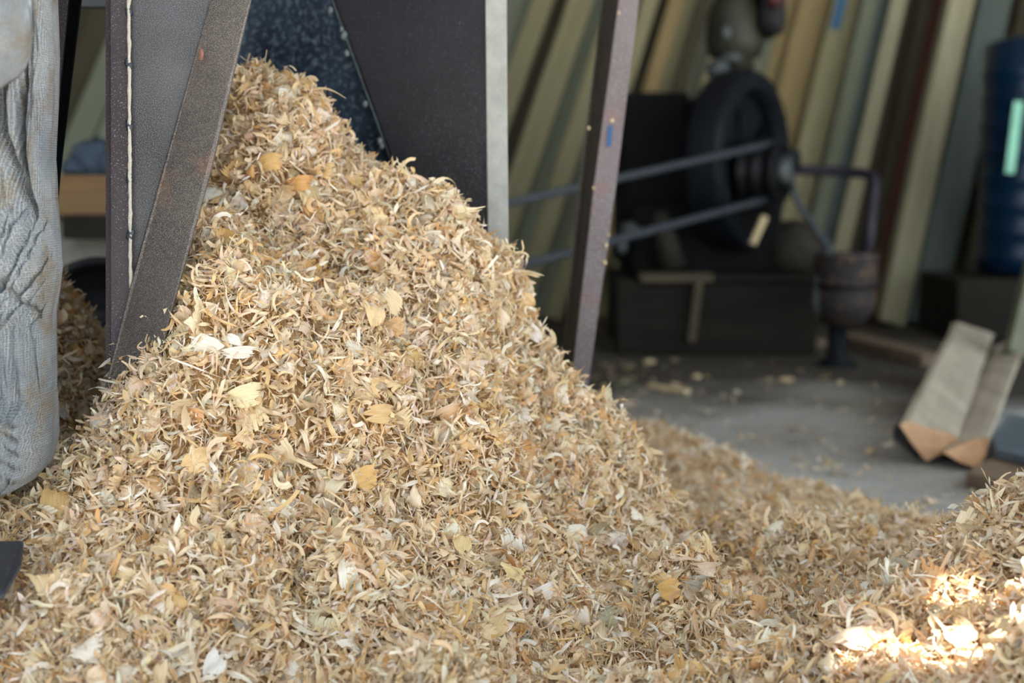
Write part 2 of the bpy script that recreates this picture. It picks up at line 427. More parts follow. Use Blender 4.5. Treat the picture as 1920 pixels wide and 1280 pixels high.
# ------------------------------------------------------------------ shavings
PAL = [((236, 212, 172), .28), ((240, 224, 194), .25), ((244, 238, 226), .17), ((234, 198, 138), .11),
       ((226, 180, 124), .04), ((204, 192, 166), .045), ((168, 160, 142), .015), ((234, 208, 184), .085)]
PALC = np.array([[lin(v) for v in c] for c, w in PAL]); PALW = np.array([w for c, w in PAL]); PALW /= PALW.sum()
def flakes(pos, nrm, kind, rng, tilt=0.5, palw=None, big=1.0):
    """curled wood shavings as separate sheets; kind 0 broad, 1 ribbon curl, 2 fine splinter"""
    n = len(pos)
    U = lambda a, b, s=None: rng.uniform(a, b, (n,) if s is None else s)
    ns = 1
    if kind == 0:
        nu, ns = 9, 6; q_ = rng.random(n) ** 2; L = (.0105 + .017 * q_) * big; W = L * U(.45, .95); curl = U(0.4, 3.6); twist = U(-.8, .8); cone = U(-.6, .6); fringe = .30; taper = U(-.1, .35); tf = U(.1, 1.0)
    elif kind == 1:
        nu, ns = 13, 1; L = U(.013, .044) * big; W = U(.0008, .0038) * big; curl = U(0.3, 5.5) ; twist = U(-2.4, 2.4); cone = U(-.2, .2); fringe = .1; taper = U(.0, .5); tf = U(.0, .7)
    else:
        nu, ns = 4, 1; L = U(.005, .019) * big; W = U(.0005, .0018) * big; curl = U(0.1, 2.2); twist = U(-1., 1.); cone = U(-.2, .2); fringe = .1; taper = U(.1, .6); tf = U(.3, 1.0)
    nv = 2 * ns
    B = lambda a: a[:, None, None]
    s = np.linspace(-.5, .5, nu)[None, :, None] * np.ones((n, 1, nv))
    cen = (np.repeat(np.arange(ns), 2) + .5) / ns - .5
    side = np.tile([-.5, .5], ns) / ns
    rs = lambda a: np.repeat(rng.uniform(-1, 1, (n, 1, ns)) * a, 2, axis=2)      # one value per torn fibre strip
    sgn = np.where(s > 0, rs(fringe), rs(fringe))
    se = s * (1 + sgn * np.abs(2 * s) ** 2)
    edge = np.clip((np.abs(2 * s) - .35) / .65, 0, 1) ** 1.6
    tooth = 1 - edge * B(tf) * np.where(s > 0, 1, B(rng.uniform(0, 1, n)))
    spread = 1 + (rs(.35) * .5 + .06) * edge * (ns > 1)
    t = (cen[None, None] * spread + side[None, None] * tooth * 1.04)
    w = B(W) * (1 - B(taper) * np.abs(2 * s) ** 2) * (1 + B(U(-.4, .4)) * 2 * s) * (1 + .08 * rng.uniform(-1, 1, (n, nu, 1)))
    y = w * t + B(W * U(-.6, .6)) * se ** 2
    Rr = B(L / curl) * (1 + B(cone) * 2 * t)
    ang = B(curl) * se * (1 + B(U(-.6, .6)) * se)
    x = Rr * np.sin(ang); z = Rr * (1 - np.cos(ang)) + B(W * U(-.5, .5)) * (2 * t) ** 2 * .5
    z = z + rs(.12) * edge * B(W)
    tw = B(twist) * se * 2
    y, z = y * np.cos(tw) - z * np.sin(tw), y * np.sin(tw) + z * np.cos(tw)
    V = np.stack([x, y, z], -1).reshape(n, nu * nv, 3)
    V -= V.mean(1, keepdims=True)
    nn = nrm + rng.normal(size=(n, 3)) * tilt
    nn /= np.linalg.norm(nn, axis=1)[:, None]
    flip = np.where(rng.random(n) < .5, -1, 1)
    a = rng.normal(size=(n, 3)); a -= nn * (a * nn).sum(1)[:, None]; a /= np.linalg.norm(a, axis=1)[:, None]
    b = np.cross(nn, a)
    W3 = V[..., 0:1] * a[:, None] + V[..., 1:2] * b[:, None] + V[..., 2:3] * (nn * flip[:, None])[:, None] + pos[:, None]
    i = np.arange(nu - 1)[:, None] * nv + 2 * np.arange(ns)[None]
    q = np.stack([i, i + 1, i + nv + 1, i + nv], -1).reshape(-1, 4)
    Fq = (q[None] + (np.arange(n) * nu * nv)[:, None, None]).reshape(-1, 4)
    ci = rng.choice(len(PALC), n, p=PALW if palw is None else palw)
    col = PALC[ci] * rng.uniform(.86, 1.06, (n, 1)) * (1 + rng.uniform(-.04, .04, (n, 3)))
    colv = np.repeat(col[:, None], nu * nv, 1)
    # random fade to off-white along one edge of a sheet
    ed = np.clip((t.reshape(n, -1) + .5) ** 3, 0, 1)[..., None] * rng.uniform(0, .5, (n, 1, 1))
    colv = colv * (1 - ed) + ed * np.array([lin(238), lin(232), lin(220)])
    uv = np.stack([(se * B(L)), (t * B(W))], -1).reshape(n, nu * nv, 2) + rng.uniform(0, 5, (n, 1, 2))
    return W3.reshape(-1, 3), Fq, np.clip(colv, 0, 1).reshape(-1, 3), uv.reshape(-1, 2)

def np_mesh(name, chunks, mats, grid=None):
    """chunks of shavings, with an optional mound surface (verts, quads) as second material, joined in one mesh"""
    vs, fs, cs, us = [], [], [], []; base = 0; nsh = 0
    for v, f, c, u in chunks:
        vs.append(v); fs.append(f + base); cs.append(c); us.append(u); base += len(v); nsh += len(f)
    mi = np.zeros(nsh, np.int32)
    if grid is not None:
        gv, gf = grid
        vs.append(gv); fs.append(gf + base); cs.append(np.ones((len(gv), 3)) * .4); us.append(gv[:, :2]); mi = np.concatenate([mi, np.ones(len(gf), np.int32)])
    V = np.concatenate(vs).astype(np.float32); Fq = np.concatenate(fs).astype(np.int32); C = np.concatenate(cs); U = np.concatenate(us)
    me = bpy.data.meshes.new(name)
    me.vertices.add(len(V)); me.vertices.foreach_set('co', V.ravel())
    me.loops.add(Fq.size); me.loops.foreach_set('vertex_index', Fq.ravel())
    me.polygons.add(len(Fq)); me.polygons.foreach_set('loop_start', np.arange(0, Fq.size, 4, dtype=np.int32))
    me.polygons.foreach_set('loop_total', np.full(len(Fq), 4, np.int32))
    for m in mats: me.materials.append(m)
    me.polygons.foreach_set('material_index', mi)
    me.polygons.foreach_set('use_smooth', np.ones(len(Fq), bool))
    ca = me.color_attributes.new('Col', 'FLOAT_COLOR', 'POINT')
    ca.data.foreach_set('color', np.concatenate([C, np.ones((len(C), 1))], 1).astype(np.float32).ravel())
    uvl = me.uv_layers.new(name='UVMap')
    uvl.data.foreach_set('uv', U[Fq.ravel()].astype(np.float32).ravel())
    me.update(calc_edges=True); me.validate()
    o = bpy.data.objects.new(name, me); COL.objects.link(o)
    return o

def mound(fn, x0, x1, y0, y1, step, keep, sink=.008):
    xs = np.arange(x0, x1, step); ys = np.arange(y0, y1, step)
    X, Y = np.meshgrid(xs, ys, indexing='ij'); Z = fn(X, Y) - sink
    Z = np.maximum(Z, -.01)
    V = np.stack([X, Y, Z], -1).reshape(-1, 3)
    i = np.arange(len(xs) - 1)[:, None] * len(ys) + np.arange(len(ys) - 1)[None]
    q = np.stack([i, i + len(ys), i + len(ys) + 1, i + 1], -1).reshape(-1, 4)
    c = V[q].mean(1)
    k = keep(c[:, 0], c[:, 1]) & (V[q][:, :, 2].max(1) > -.009)
    q = q[k]; used = np.unique(q); mp = np.zeros(len(V), int); mp[used] = np.arange(len(used))
    return V[used], mp[q]

def scatter(fn, x0, x1, y0, y1, dens, keep, rng, depth):
    n = int((x1 - x0) * (y1 - y0) * dens * 2.0)
    x = rng.uniform(x0, x1, n); y = rng.uniform(y0, y1, n)
    z = fn(x, y); nr = normals(x, y, fn)
    w = 1 / nr[:, 2]
    px, py = proj(x, y, z)
    out = (px < -120) | (px > 2040) | (py > 1400) | (py < -60)
    w = np.where(out, w * .18, w); w = np.where((y > YR + .14) & (x < .1), w * .25, w)
    w = w * np.clip(1.25 / np.maximum(y, .9), .45, 1.2) ** 1.2
    k = (rng.random(n) < w / 2.0) & keep(x, y) & (z > 0.002)
    x, y, z, nr = x[k], y[k], z[k], nr[k]
    off = rng.uniform(-depth, depth * .8, len(x))
    pos = np.stack([x, y, z], -1) + nr * off[:, None]
    return pos, nr

def heap(name, label, fn, box, keep, dens, rng, mats, palw=None, step=.012, tilt=.7):
    ch = []
    for kind, d, dep in ((0, dens[0], .007), (1, dens[1], .009), (2, dens[2], .009)):
        p, nr = scatter(fn, *box, d, keep, rng, dep)
        far = p[:, 1] > 1.65
        ch.append(flakes(p[~far], nr[~far], kind, rng, tilt + (.15 if kind == 0 else 0), palw))
        if far.any(): ch.append(flakes(p[far], nr[far], kind, rng, tilt, palw, big=1.15))
    g = mound(fn, *box, step, keep)
    o = np_mesh(name, ch, mats, g)
    return tag(o, label, 'wood shavings', kind='stuff')

def is_right(x, y): return right_h(x, y) > smax(main_h(x, y), base_h(x, y), 0.09) - .004
mats = [M['shaving'], M['mound']]
heap('shavings_pile', 'tall steep pile of curly pale pine shavings in the middle, spilling over the floor', height,
     (-1.25, 1.5, .5, 2.75), lambda x, y: ~is_right(x, y), (12500, 44000, 90000), RNG, mats)
pw = PALW.copy(); pw[[5, 6]] *= 1.8; pw[7] *= 2.4; pw[4] *= 2; pw[3] *= .6; pw /= pw.sum()
heap('shavings_heap', 'browner low heap of shavings at the lower right corner, streaked with sunlight', height,
     (.2, 1.5, .5, 1.9), is_right, (8000, 34000, 80000), RNG, mats, pw)
heap('shavings_mound', 'small shaded mound of shavings between the white sack and the steel panel', small_h,
     (-.95, -.385, 1.2, 1.9), lambda x, y: small_h(x, y) > .002, (7000, 22000, 36000), RNG, mats)

# thin scatter of dust and bits over the bare floor
def bits():
    n = 5200
    x = RNG.uniform(-.3, 2.1, n); y = RNG.uniform(1.7, 4.3, n)
    e = np.interp(x, EX, EY)
    k = (y > e - .05) & (y < 3.6) & ~((x > .6 + (y - 2.2) * .28) & (y > 2.1)) & (RNG.random(n) < np.exp(-(y - e) / .75)); x, y = x[k], y[k]
    pos = np.stack([x, y, np.full_like(x, .004)], -1); nr = np.tile([0, 0, 1.], (len(x), 1))
    h = len(x) // 5
    a = flakes(pos[:h], nr[:h], 0, RNG, .25, pw); b = flakes(pos[h:3 * h], nr[h:3 * h], 1, RNG, .3, pw, 1.1); c = flakes(pos[3 * h:], nr[3 * h:], 2, RNG, .3, pw, 1.3)
    o = np_mesh('sawdust_scatter', [a, b, c], [M['shaving']])
    tag(o, 'thin scatter of sawdust and shavings over the bare grey floor beyond the pile', 'sawdust', kind='stuff')
bits()

# single shavings that stand out on the pile
def single(px, py, size, wide, col, label, curl=1.1, lift=.006, spin=None, tiltv=(0, -.35, 0), fringe=.25, name='wood_shaving', cone=.4, taper=.3, teeth=0):
    rng = np.random.default_rng(int(px * 7 + py))
    lift += .004
    p = hit(px, py); n = Vector(normals(np.array([p.x]), np.array([p.y]))[0])
    n = (n + Vector(tiltv)).normalized()
    nu, nv = 17, 13; L = size; W = size * wide; V = []; C = []; UV = []
    a = Vector((math.cos(spin or 0), 0, math.sin(spin or 0))); a = (a - n * a.dot(n)).normalized(); b = n.cross(a)
    fr = rng.uniform(-1, 1, (2, nv)) * fringe
    base = np.array([lin(v) for v in col])
    for i in range(nu):
        for j in range(nv):
            s = i / (nu - 1) - .5; t = j / (nv - 1) - .5
            f = fr[int(s > 0), j]
            if teeth: f = f + .22 * math.sin(teeth * t * 6.28)
            se = s * (1 + f * abs(2 * s) ** 4)
            w = W * (1 - taper * abs(2 * s) ** 2.4) * (1 + cone * .4 * s) * (1 + .04 * rng.uniform(-1, 1))
            R = L / curl * (1 + cone * t); an = curl * se
            q = p + n * (lift + R * (math.cos(an) - 1) + .12 * L * curl * .3 + .0006 * math.sin(9 * t + 5 * s)) + a * (R * math.sin(an)) + b * (w * t)
            V.append(q); k = .25 * max(0, abs(2 * s) - .6) + .1 * rng.uniform()
            C.append(base * (1 - k) + k * np.array([.8, .76, .68])); UV.append((se * L + px, w * t + py * .01))
    q = np.array([(i * nv + j, (i + 1) * nv + j, (i + 1) * nv + j + 1, i * nv + j + 1) for i in range(nu - 1) for j in range(nv - 1)])
    o = np_mesh(name, [(np.array([tuple(v) for v in V]), q, np.array(C), np.array(UV))], [M['shaving']])
    tag(o, label, 'wood shaving', 'single shavings that stand out on the big pile')
single(691, 597, .021, .95, (232, 204, 158), 'broad square cream shaving with ribbed grain, mid pile, left of a rounder one', spin=1.5, curl=1.3)
single(726, 573, .024, .8, (238, 214, 172), 'rounded pale cream shaving overlapping the square one in mid pile', spin=2.3, curl=.9, lift=.009)
single(730, 620, .022, .75, (226, 184, 130), 'flat tan shaving just below the two cream ones in mid pile', spin=.5, curl=.5)
single(437, 640, .018, .45, (240, 236, 230), 'small bright white folded shaving left of mid pile, above a wider white one', spin=2.8, curl=1.8)
single(447, 664, .026, .4, (236, 230, 220), 'long white shaving lying flat left of mid pile below a small folded one', spin=0.1, curl=.8)
single(680, 900, .022, .9, (226, 184, 112), 'round honey-yellow shaving low in the middle of the pile', spin=.4, curl=.6)
single(104, 955, .030, .75, (226, 190, 128), 'large yellow-tan shaving with a scalloped edge beside the foot of the sack', spin=1.5, curl=1.0, teeth=3)
single(704, 778, .024, .7, (222, 186, 130), 'broad tan shaving with a torn edge below the centre of the pile', spin=.1, curl=1.2, teeth=2)
single(918, 1172, .024, .9, (222, 192, 140), 'fan-shaped tan shaving with toothed edges near the bottom of the picture', spin=.7, curl=.7, teeth=4, fringe=.3)
single(950, 1088, .018, 1.0, (230, 208, 150), 'square flat pale yellow shaving right above the fan-shaped one', spin=.1, curl=.3, taper=.05)
single(858, 1030, .016, 1.0, (220, 196, 142), 'notched pale shaving like a small tooth in the lower middle of the pile', spin=1.4, curl=.3, teeth=1.5)
single(1075, 1008, .024, .75, (238, 232, 222), 'whitish cupped shaving right of centre on the lower slope', spin=.3, curl=1.2)
single(1236, 1012, .028, .6, (232, 212, 196), 'long pinkish white shaving where the lower slope flattens out right', spin=.9, curl=.9)
single(340, 1232, .019, .9, (238, 228, 208), 'cream shaving at the bottom edge, left of a whiter one', spin=.4, curl=.8)
single(392, 1248, .018, .9, (238, 236, 232), 'white square shaving at the very bottom edge, left of centre', spin=.9, curl=.5)
single(566, 350, .026, .6, (228, 172, 100), 'orange curled shaving high on the pile under the peak', spin=.2, curl=2.0)
single(508, 310, .022, .8, (230, 188, 118), 'yellow cupped shaving high on the pile, left of the orange curl', spin=.2, curl=1.6)
single(372, 868, .022, .85, (232, 196, 140), 'round peach shaving on the left flank above the dark hollow', spin=.6, curl=1.0)
single(460, 745, .026, .75, (240, 226, 180), 'fluffy pale yellow shaving with frayed ends on the left flank', spin=.3, curl=1.4, fringe=.55)
single(1612, 1204, .040, .45, (206, 184, 162), 'big brownish grey pointed shaving in the hollow before the sunlit heap', spin=.1, curl=.6, taper=.85)
single(1262, 1110, .020, .9, (222, 176, 98), 'ochre yellow shaving on the flat lower right of the pile', spin=.2, curl=.9)

def splinter():
    a = hit(585, 178); a = P(575, 172, a.y - .004); b = P(648, 184, a.y - .02)
    pts = [a.lerp(b, k / 10) + Vector((0, 0, .006 * math.sin(math.pi * k / 10))) for k in range(11)]
    o = one('tube', pts, [.0018 * (1 - k / 10.5) + .0002 for k in range(11)], 6).build('wood_splinter', M['chip'], smooth=True)
    tag(o, 'thin pale splinter poking out to the right just under the peak of the pile', 'splinter')
    p0 = hit(86, 812); p1 = hit(142, 842)
    o = one('bar', p0 + Vector((0, -.012, .008)), p1 + Vector((0, -.014, .008)), .0035, .0025, nseg=6, jig=.2).build('wood_stick', M['stick'])
    tag(o, 'short dark grey stick on the shavings at the right side of the sack', 'stick')
splinter()

# ------------------------------------------------------------------ steel hopper
hop = thing('dust_hopper', 'dark steel hopper with dusty plates standing over the pile of shavings', 'hopper', (-.2, 1.4, 0))
def plate(name, pts, thick, mat, parent=hop, bevel=.0008):
    """pts: (px, py, Y) outline; thickness goes away from the viewer"""
    return one('prism', [P(*p) for p in pts], (0, thick, 0)).build(name, mat, parent, bevel=bevel)
plate('side_panel', [(222, -700, 1.2), (592, -700, 1.2), (232, 580, 1.2), (222, 760, 1.2)], .004, M['panel'])
plate('corner_angle', [(205, -700, 1.196), (241, -700, 1.196), (245, 560, 1.196), (225, 800, 1.196), (207, 800, 1.196)], .007, M['purple'])
one('prism', [P(207, -700, 1.21), P(207, 800, 1.21), P(207, 800, 1.21) + Vector((.0, .42, 0)), P(207, -700, 1.21) + Vector((.0, .42, 0))], (-.004, 0, 0)).build('side_wall', M['purple'], hop)
plate('diagonal_flange', [(592, -700, 1.189), (648, -700, 1.172), (470, 0, 1.172), (397, 312, 1.172), (320, 590, 1.172), (262, 850, 1.172), (165, 850, 1.189), (243, 540, 1.189), (395, 0, 1.189)], .005, M['strip'], bevel=.001)
wm = MB()
pts = [P(241 + 4 * (k / 60) + random.uniform(-.7, .7), -60 + 600 * k / 60, 1.193) for k in range(61)]
wm.tube(pts, .0016, 8, 0, jig=.2)
for (bx, by) in ((241, 18), (242, 24), (240, 118), (243, 124), (242, 232), (243, 238), (244, 330), (242, 336), (245, 437), (243, 443), (242, -80)):
    wm.blob(P(bx, by, 1.1935), Vector((.0028, .002, .0036)), 1, 6, .25)
wm.build('weld_bead', [M['weld_dust'], M['weld']], hop, True)
one('blob', P(378, 102, 1.178), Vector((.0018, .001, .0042)), 0, 6, .3).build('rust_fleck', plain('red_flake', rgb(116, 74, 60)), hop)
plate('back_panel', [(300, -700, 1.72), (430, -700, 1.70), (622, 0, 1.62), (742, 330, 1.58), (790, 480, 1.57), (300, 480, 1.72)], .004, M['blue'])
plate('front_panel', [(440, -700, 1.66), (915, -700, 1.50), (913, 400, 1.50), (916, 640, 1.50), (860, 640, 1.51), (738, 312, 1.565), (628, 0, 1.60)], .004, M['dark'])
plate('edge_flange', [(903, -700, 1.495), (946, -700, 1.495), (951, 200, 1.495), (955, 640, 1.495), (917, 640, 1.495), (913, 300, 1.495)], .03, M['cream'], bevel=.001)
wm = MB()
pts = [P(600 + (742 - 600) * k / 40, -60 + 385 * k / 40, 1.585 - .02 * k / 40) for k in range(41)]
wm.tube(pts, .0016, 8, 0, jig=.3)
for (bx, by, r) in ((619, 20, .004), (645, 66, .005), (650, 100, .0035), (684, 195, .0035), (712, 265, .004), (716, 274, .0035), (640, 55, .003)):
    wm.blob(P(bx, by, 1.562), Vector((r * .8, r * .6, r)), 1, 6, .25)
wm.build('weld_bead', [M['weld'], M['weld_grey']], hop, True)
plate('cross_brace', [(120, -60, 1.6), (360, -60, 1.6), (360, 13, 1.6), (120, 13, 1.6)], .02, M['dark'])

bp = Vector(((P(760, 424, 2.6) + P(760, 556, 2.6)) / 2))  # unseen pulley and stand at the far end of the drive belt
pul = one('lathe', bp, (0, 1, 0), [(.02, -.04), (.05, -.03), (.066, -.02), (.058, 0), (.066, .02), (.05, .03), (.02, .3)], 32).build('belt_pulley', M['black'], hop, True)
one('prism', [(bp.x - .05, 2.66, 0), (bp.x + .05, 2.66, 0), (bp.x + .035, 2.66, bp.z + .04), (bp.x - .035, 2.66, bp.z + .04)], (0, .12, 0)).build('pulley_stand', M['black'], hop, bevel=.004)
# slanting leg left of the panel
leg = thing('slanting_strut', 'narrow slanting dark steel strut between the white sack and the hopper', 'strut', (-.44, 1.32, 0))
plate('front_flange', [(118, -700, 1.30), (205, -700, 1.30), (128, 0, 1.30), (100, 300, 1.30), (60, 700, 1.30), (20, 700, 1.30), (70, 300, 1.30), (98, 0, 1.30)], .004, M['purple'], leg)
plate('side_flange', [(203, -700, 1.31), (232, -700, 1.33), (152, 0, 1.33), (113, 320, 1.33), (80, 700, 1.33), (58, 700, 1.31), (98, 300, 1.31), (127, 0, 1.31)], .003, M['black'], leg)

# dark plate showing under the shavings at the lower left
p = P(18, 1040, .985)
o = MB(); o.prism([P(-160, 992, 1.05), P(44, 990, 1.045), P(40, 1030, 1.0), P(6, 1092, .965), P(-160, 1110, .96)], (0, 0, -.004)); o.v = [q - Vector((0, 0, .009)) for q in o.v]
tag(o.build('steel_plate', M['dark'], bevel=.002), 'dark steel plate corner showing through the shavings at the lower left edge', 'metal plate')

# ------------------------------------------------------------------ white woven sack
def make_sack():
    sack = thing('woven_sack', 'white woven plastic sack with deep folds standing at the left edge', 'sack', (-.44, 1.12, .2))
    YS = 1.12
    ty = [-260, 0, 100, 200, 300, 400, 500, 560, 600, 700, 780, 830, 870, 900, 925, 940]
    tx = [104, 98, 101, 100, 94, 101, 108, 100, 96, 98, 99, 98, 88, 62, 10, -60]
    nz, nf = 330, 360
    V = []; UV = []
    R0 = .098
    top = -260; bot = 940
    for i in range(nz):
        py = top + (bot - top) * i / (nz - 1)
        ex = float(np.interp(py, ty, tx)); pe = P(ex, py, YS)
        R = R0
        cx = P(104, py, YS).x - R0 - .004
        R = max(pe.x - cx, .002)
        for j in range(nf):
            ph = 2 * math.pi * j / nf           # 0 = to the right, 90 deg = towards the viewer
            up = 1 - float(sstep(350, 430, py)); lo = float(sstep(560, 640, py)); mid = max(0, 1 - up - lo)
            run = R0 * (1 - math.cos(ph)) + .34 * R0 * abs(math.sin(ph))
            q = run * 2420 - 8 + 5 * math.sin(py / 60)          # run of the cloth from its right rim
            G = lambda c, w: math.exp(-((q - c) / w) ** 2)
            front = 1 if ph < math.pi else .6
            d = 0
            pin = 1 - .5 * float(sstep(200, 390, py))                     # folds gather towards the waist
            d += up * front * (.010 * G(17, 15) - .026 * G(47 * pin + 8, 7) + .007 * G(66 * pin + 6, 10) - .020 * G(92 * pin, 14) + .008 * G(125, 14) + .008 * math.sin(q / 14) * (q > 130))
            cc = py - 1.7 * q + 8 * math.sin(q / 23)
            d += mid * front * (.0075 * abs(math.sin(math.pi * cc / 50)) ** .7 - .004 + .002 * math.sin(cc / 5.3))
            d -= .010 * math.exp(-((py - 600 + .75 * (q - 4)) / 12) ** 2) * (q < 200)
            d += lo * (.004 * math.sin(3 * ph + .9) + .0012 * math.sin(19 * ph + py / 60))
            fo = float(sstep(748, 790, py + .35 * (100 - q)))
            d += fo * .022 * float(sstep(4, 40, q)) + lo * .0022 * math.sin((py + .25 * q * q / 40) / 4.2) * fo
            d += .0011 * math.sin(q / 3.1 + py / 23) + .0010 * math.sin(q / 1.9 - py / 37 + 2 * math.sin(py / 50)) + random.uniform(-.00025, .00025)
            d += mid * .004 * math.sin(cc / 13 + q / 30) + lo * .0025 * math.sin(q / 6 + py / 90)
            k = min(1, R / .05)
            edge = abs(math.cos(ph)) ** 6 * (math.cos(ph) > 0)      # keep the outline
            rr = R + (d - .002) * k * (1 - .75 * edge)
            rr = R + .002 * math.sin(23 * ph + py / 40) * (1 - edge)
            sgn = 1 if ph < math.pi else -1
            V.append(Vector((cx + math.cos(ph) * rr, YS - math.sin(ph) * rr * .92 - sgn * d * k * (1.25 if sgn > 0 else .15) * float(sstep(2, 16, q)), pe.z)))
            UV.append((j / nf * .6, py / F * 1.1))
    F_ = []
    for i in range(nz - 1):
        for j in range(nf):
            F_.append((i * nf + j, i * nf + (j + 1) % nf, (i + 1) * nf + (j + 1) % nf, (i + 1) * nf + j))
    F_.append(tuple((nz - 1) * nf + j for j in range(nf)))
    o = mesh_obj('sack_body', V, F_, M['sack'], sack, True)
    uvl = o.data.uv_layers.new(name='UVMap')
    li = [l.vertex_index for l in o.data.loops]
    for k, vi in enumerate(li): uvl.data[k].uv = UV[vi]
    # folded-over mouth hanging in front at the top
    V = []; F_ = []; UV = []
    nu, nv = 60, 60
    for i in range(nu):
        s = i / (nu - 1)
        for j in range(nv):
            t = j / (nv - 1)
            x = -330 + 388 * s
            low = np.interp(x, [-330, -120, 0, 30, 50, 58], [260, 215, 163, 145, 122, 60])
            y = -260 + (low + 260) * t
            roll = .020 * math.sin(math.pi * min(1, t) ** 3) + .016 * math.sqrt(max(0, 1 - (max(0, s - .6) / .4) ** 2))
            q = P(x, y, 1.025 - roll + .003 * math.sin(s * 26 + t * 3) + .002 * math.sin(t * 15 + s * 12))
            V.append(q); UV.append((s * .2, t * .25))
    for i in range(nu - 1):
        for j in range(nv - 1):
            F_.append((i * nv + j, i * nv + j + 1, (i + 1) * nv + j + 1, (i + 1) * nv + j))
    o = mesh_obj('folded_mouth', V, F_, M['sack'], sack, True)
    uvl = o.data.uv_layers.new(name='UVMap')
    for k, l in enumerate(o.data.loops): uvl.data[k].uv = UV[l.vertex_index]
    so = o.modifiers.new('cloth', 'SOLIDIFY'); so.thickness = .003; so.offset = 0
make_sack()

# ------------------------------------------------------------------ angle-iron post
post = thing('angle_iron_post', 'leaning mauve painted angle-iron post with a blue paint mark', 'post', (.07, 1.75, 0))
ff = plate('front_flange', [(1246, -500, 1.75), (1284, -500, 1.75), (1198, 0, 1.75), (1155, 350, 1.75), (1106, 700, 1.75), (1062, 1040, 1.75), (1030, 1040, 1.75), (1073, 700, 1.75), (1113, 350, 1.75), (1160, 0, 1.75)], .004, M['post'], post)
plate('rear_flange', [(1204, -500, 1.80), (1247, -500, 1.753), (1161, 0, 1.753), (1114, 350, 1.753), (1074, 700, 1.753), (1031, 1040, 1.753), (1004, 1034, 1.80), (1052, 700, 1.80), (1084, 350, 1.80), (1130, 0, 1.80)], .003, M['post_dark'], post)
plate('paint_mark', [(1140, 236, 1.748), (1149, 236, 1.748), (1146, 274, 1.748), (1137, 274, 1.748)], .001, M['blue_paint'], ff, bevel=0)['label'] = 'short blue paint mark'
for x, y, r in ((1148, 226, .0028), (1160, 24, .002), (1137, 460, .0028), (1134, 492, .003), (1142, 440, .002), (1113, 352, .002), (1104, 240, .0022)):
    sp = MB(); sp.blob(P(x, y, 1.747), Vector((r, r * .5, r * 1.3)) * .7, 0, 6, .2)
    sp.build('sawdust_speck', M['chip'], ff)

# ------------------------------------------------------------------ boards leaning on the back wall
NAMES = {'a': 'olive grey', 'b': 'warm tan', 'c': 'grey green', 'd': 'dark brown', 'r': 'reddish brown', 's': 'slate grey', 'p': 'pale straw coloured'}
BO = []   # (x at top of the picture, width px, kind, slope, nearness)
spec = [(975, 44, 'c'), (1020, 34, 'a'), (1052, 40, 'd'), (1090, 42, 'a'), (1128, 30, 'c'), (1160, 34, 'a'), (1192, 30, 'c'), (1220, 26, 'a'), (1246, 24, 'd'),
        (1270, 26, 'b'), (1296, 26, 'a'), (1322, 24, 'd'), (1346, 26, 'c'), (1374, 28, 'a'), (1402, 26, 'd'), (1430, 28, 'a'), (1458, 26, 'c'),
        (1488, 30, 'b'), (1518, 28, 'b'), (1546, 26, 'b'), (1576, 26, 'a'), (1604, 26, 'a'), (1632, 26, 'c'), (1658, 24, 's'), (1686, 26, 'p'),
        (1714, 26, 'd'), (1736, 22, 'd'), (1760, 30, 'r'), (1790, 34, 'p'), (1824, 30, 'a'), (1860, 34, 'p'), (1893, 24, 'd'), (1926, 30, 'd'), (1960, 30, 'a')]
ORD = ['first', 'second', 'third', 'fourth', 'fifth', 'sixth', 'seventh', 'eighth', 'ninth', 'tenth', 'eleventh', 'twelfth', 'thirteenth', 'fourteenth', 'fifteenth', 'sixteenth', 'seventeenth', 'eighteenth', 'nineteenth', 'twentieth']
def lean_board(tx, w, kind, label, Y0=4.6, slope=None, wy=None, name='leaning_board', grp='boards leaning along the back wall'):
    m = slope if slope is not None else np.interp(tx, [960, 1250, 1550, 1900], [-.36, -.30, -.25, -.20])
    fy = 640 - F * math.tan(TH - math.atan(CH / Y0))     # floor line in the picture at Y0
    Y1 = Y0 + .55
    a = P(tx + m * fy, fy, Y0); b = P(tx - m * 420, -420, Y1)
    a.z = .012
    ww = w * Y0 / F * 1.14
    o = MB(); o.bar((0, 0, 0), (0, 0, (b - a).length), ww, .028, up=(0, 1, 0), nseg=10, jig=.03)
    ob = o.build(name, M['board_' + kind], bevel=.002)
    ob.location = a
    z = (b - a).normalized(); x = Vector((0, 1, 0)).cross(z).normalized(); y = z.cross(x)
    ob.rotation_euler = Matrix((x, y, z)).transposed().to_euler()
    ob.rotation_euler.rotate_axis('Z', random.uniform(-.25, .25))
    tag(ob, label, 'board', grp)
    return ob, a, b
left = [s for s in spec if s[0] < 1175]; mid = [s for s in spec if 1175 < s[0] < 1475]; right = [s for s in spec if s[0] > 1475]
boards = {}
for grp, txt in ((left, 'between hopper and post'), (mid, 'behind the engine'), (right, 'right of the engine')):
    cnt = {}
    for k, (tx, w, kd) in enumerate(grp):
        cnt[kd] = cnt.get(kd, 0) + 1
        tot = sum(1 for g in grp if g[2] == kd)
        pos = 'the only one there' if tot == 1 else ORD[cnt[kd] - 1] + ' of its colour from left'
        lab = '%s board leaning %s, %s' % (NAMES[kd], txt, pos)
        boards[tx] = lean_board(tx, w, kd, lab, Y0=4.62 - .05 * (k % 2))
ob, a, b = boards[1576]
d = (b - a).normalized()
# painted stain on one board
pp = one('bar', (-.0, -.0152, 2.02 - 1.0), (0, -.0152, 2.6 - 1.0), .034, .002, up=(0, 1, 0)).build('paint_stain', M['teal_paint'])
pp.parent = ob; pp['label'] = 'blue paint stain'
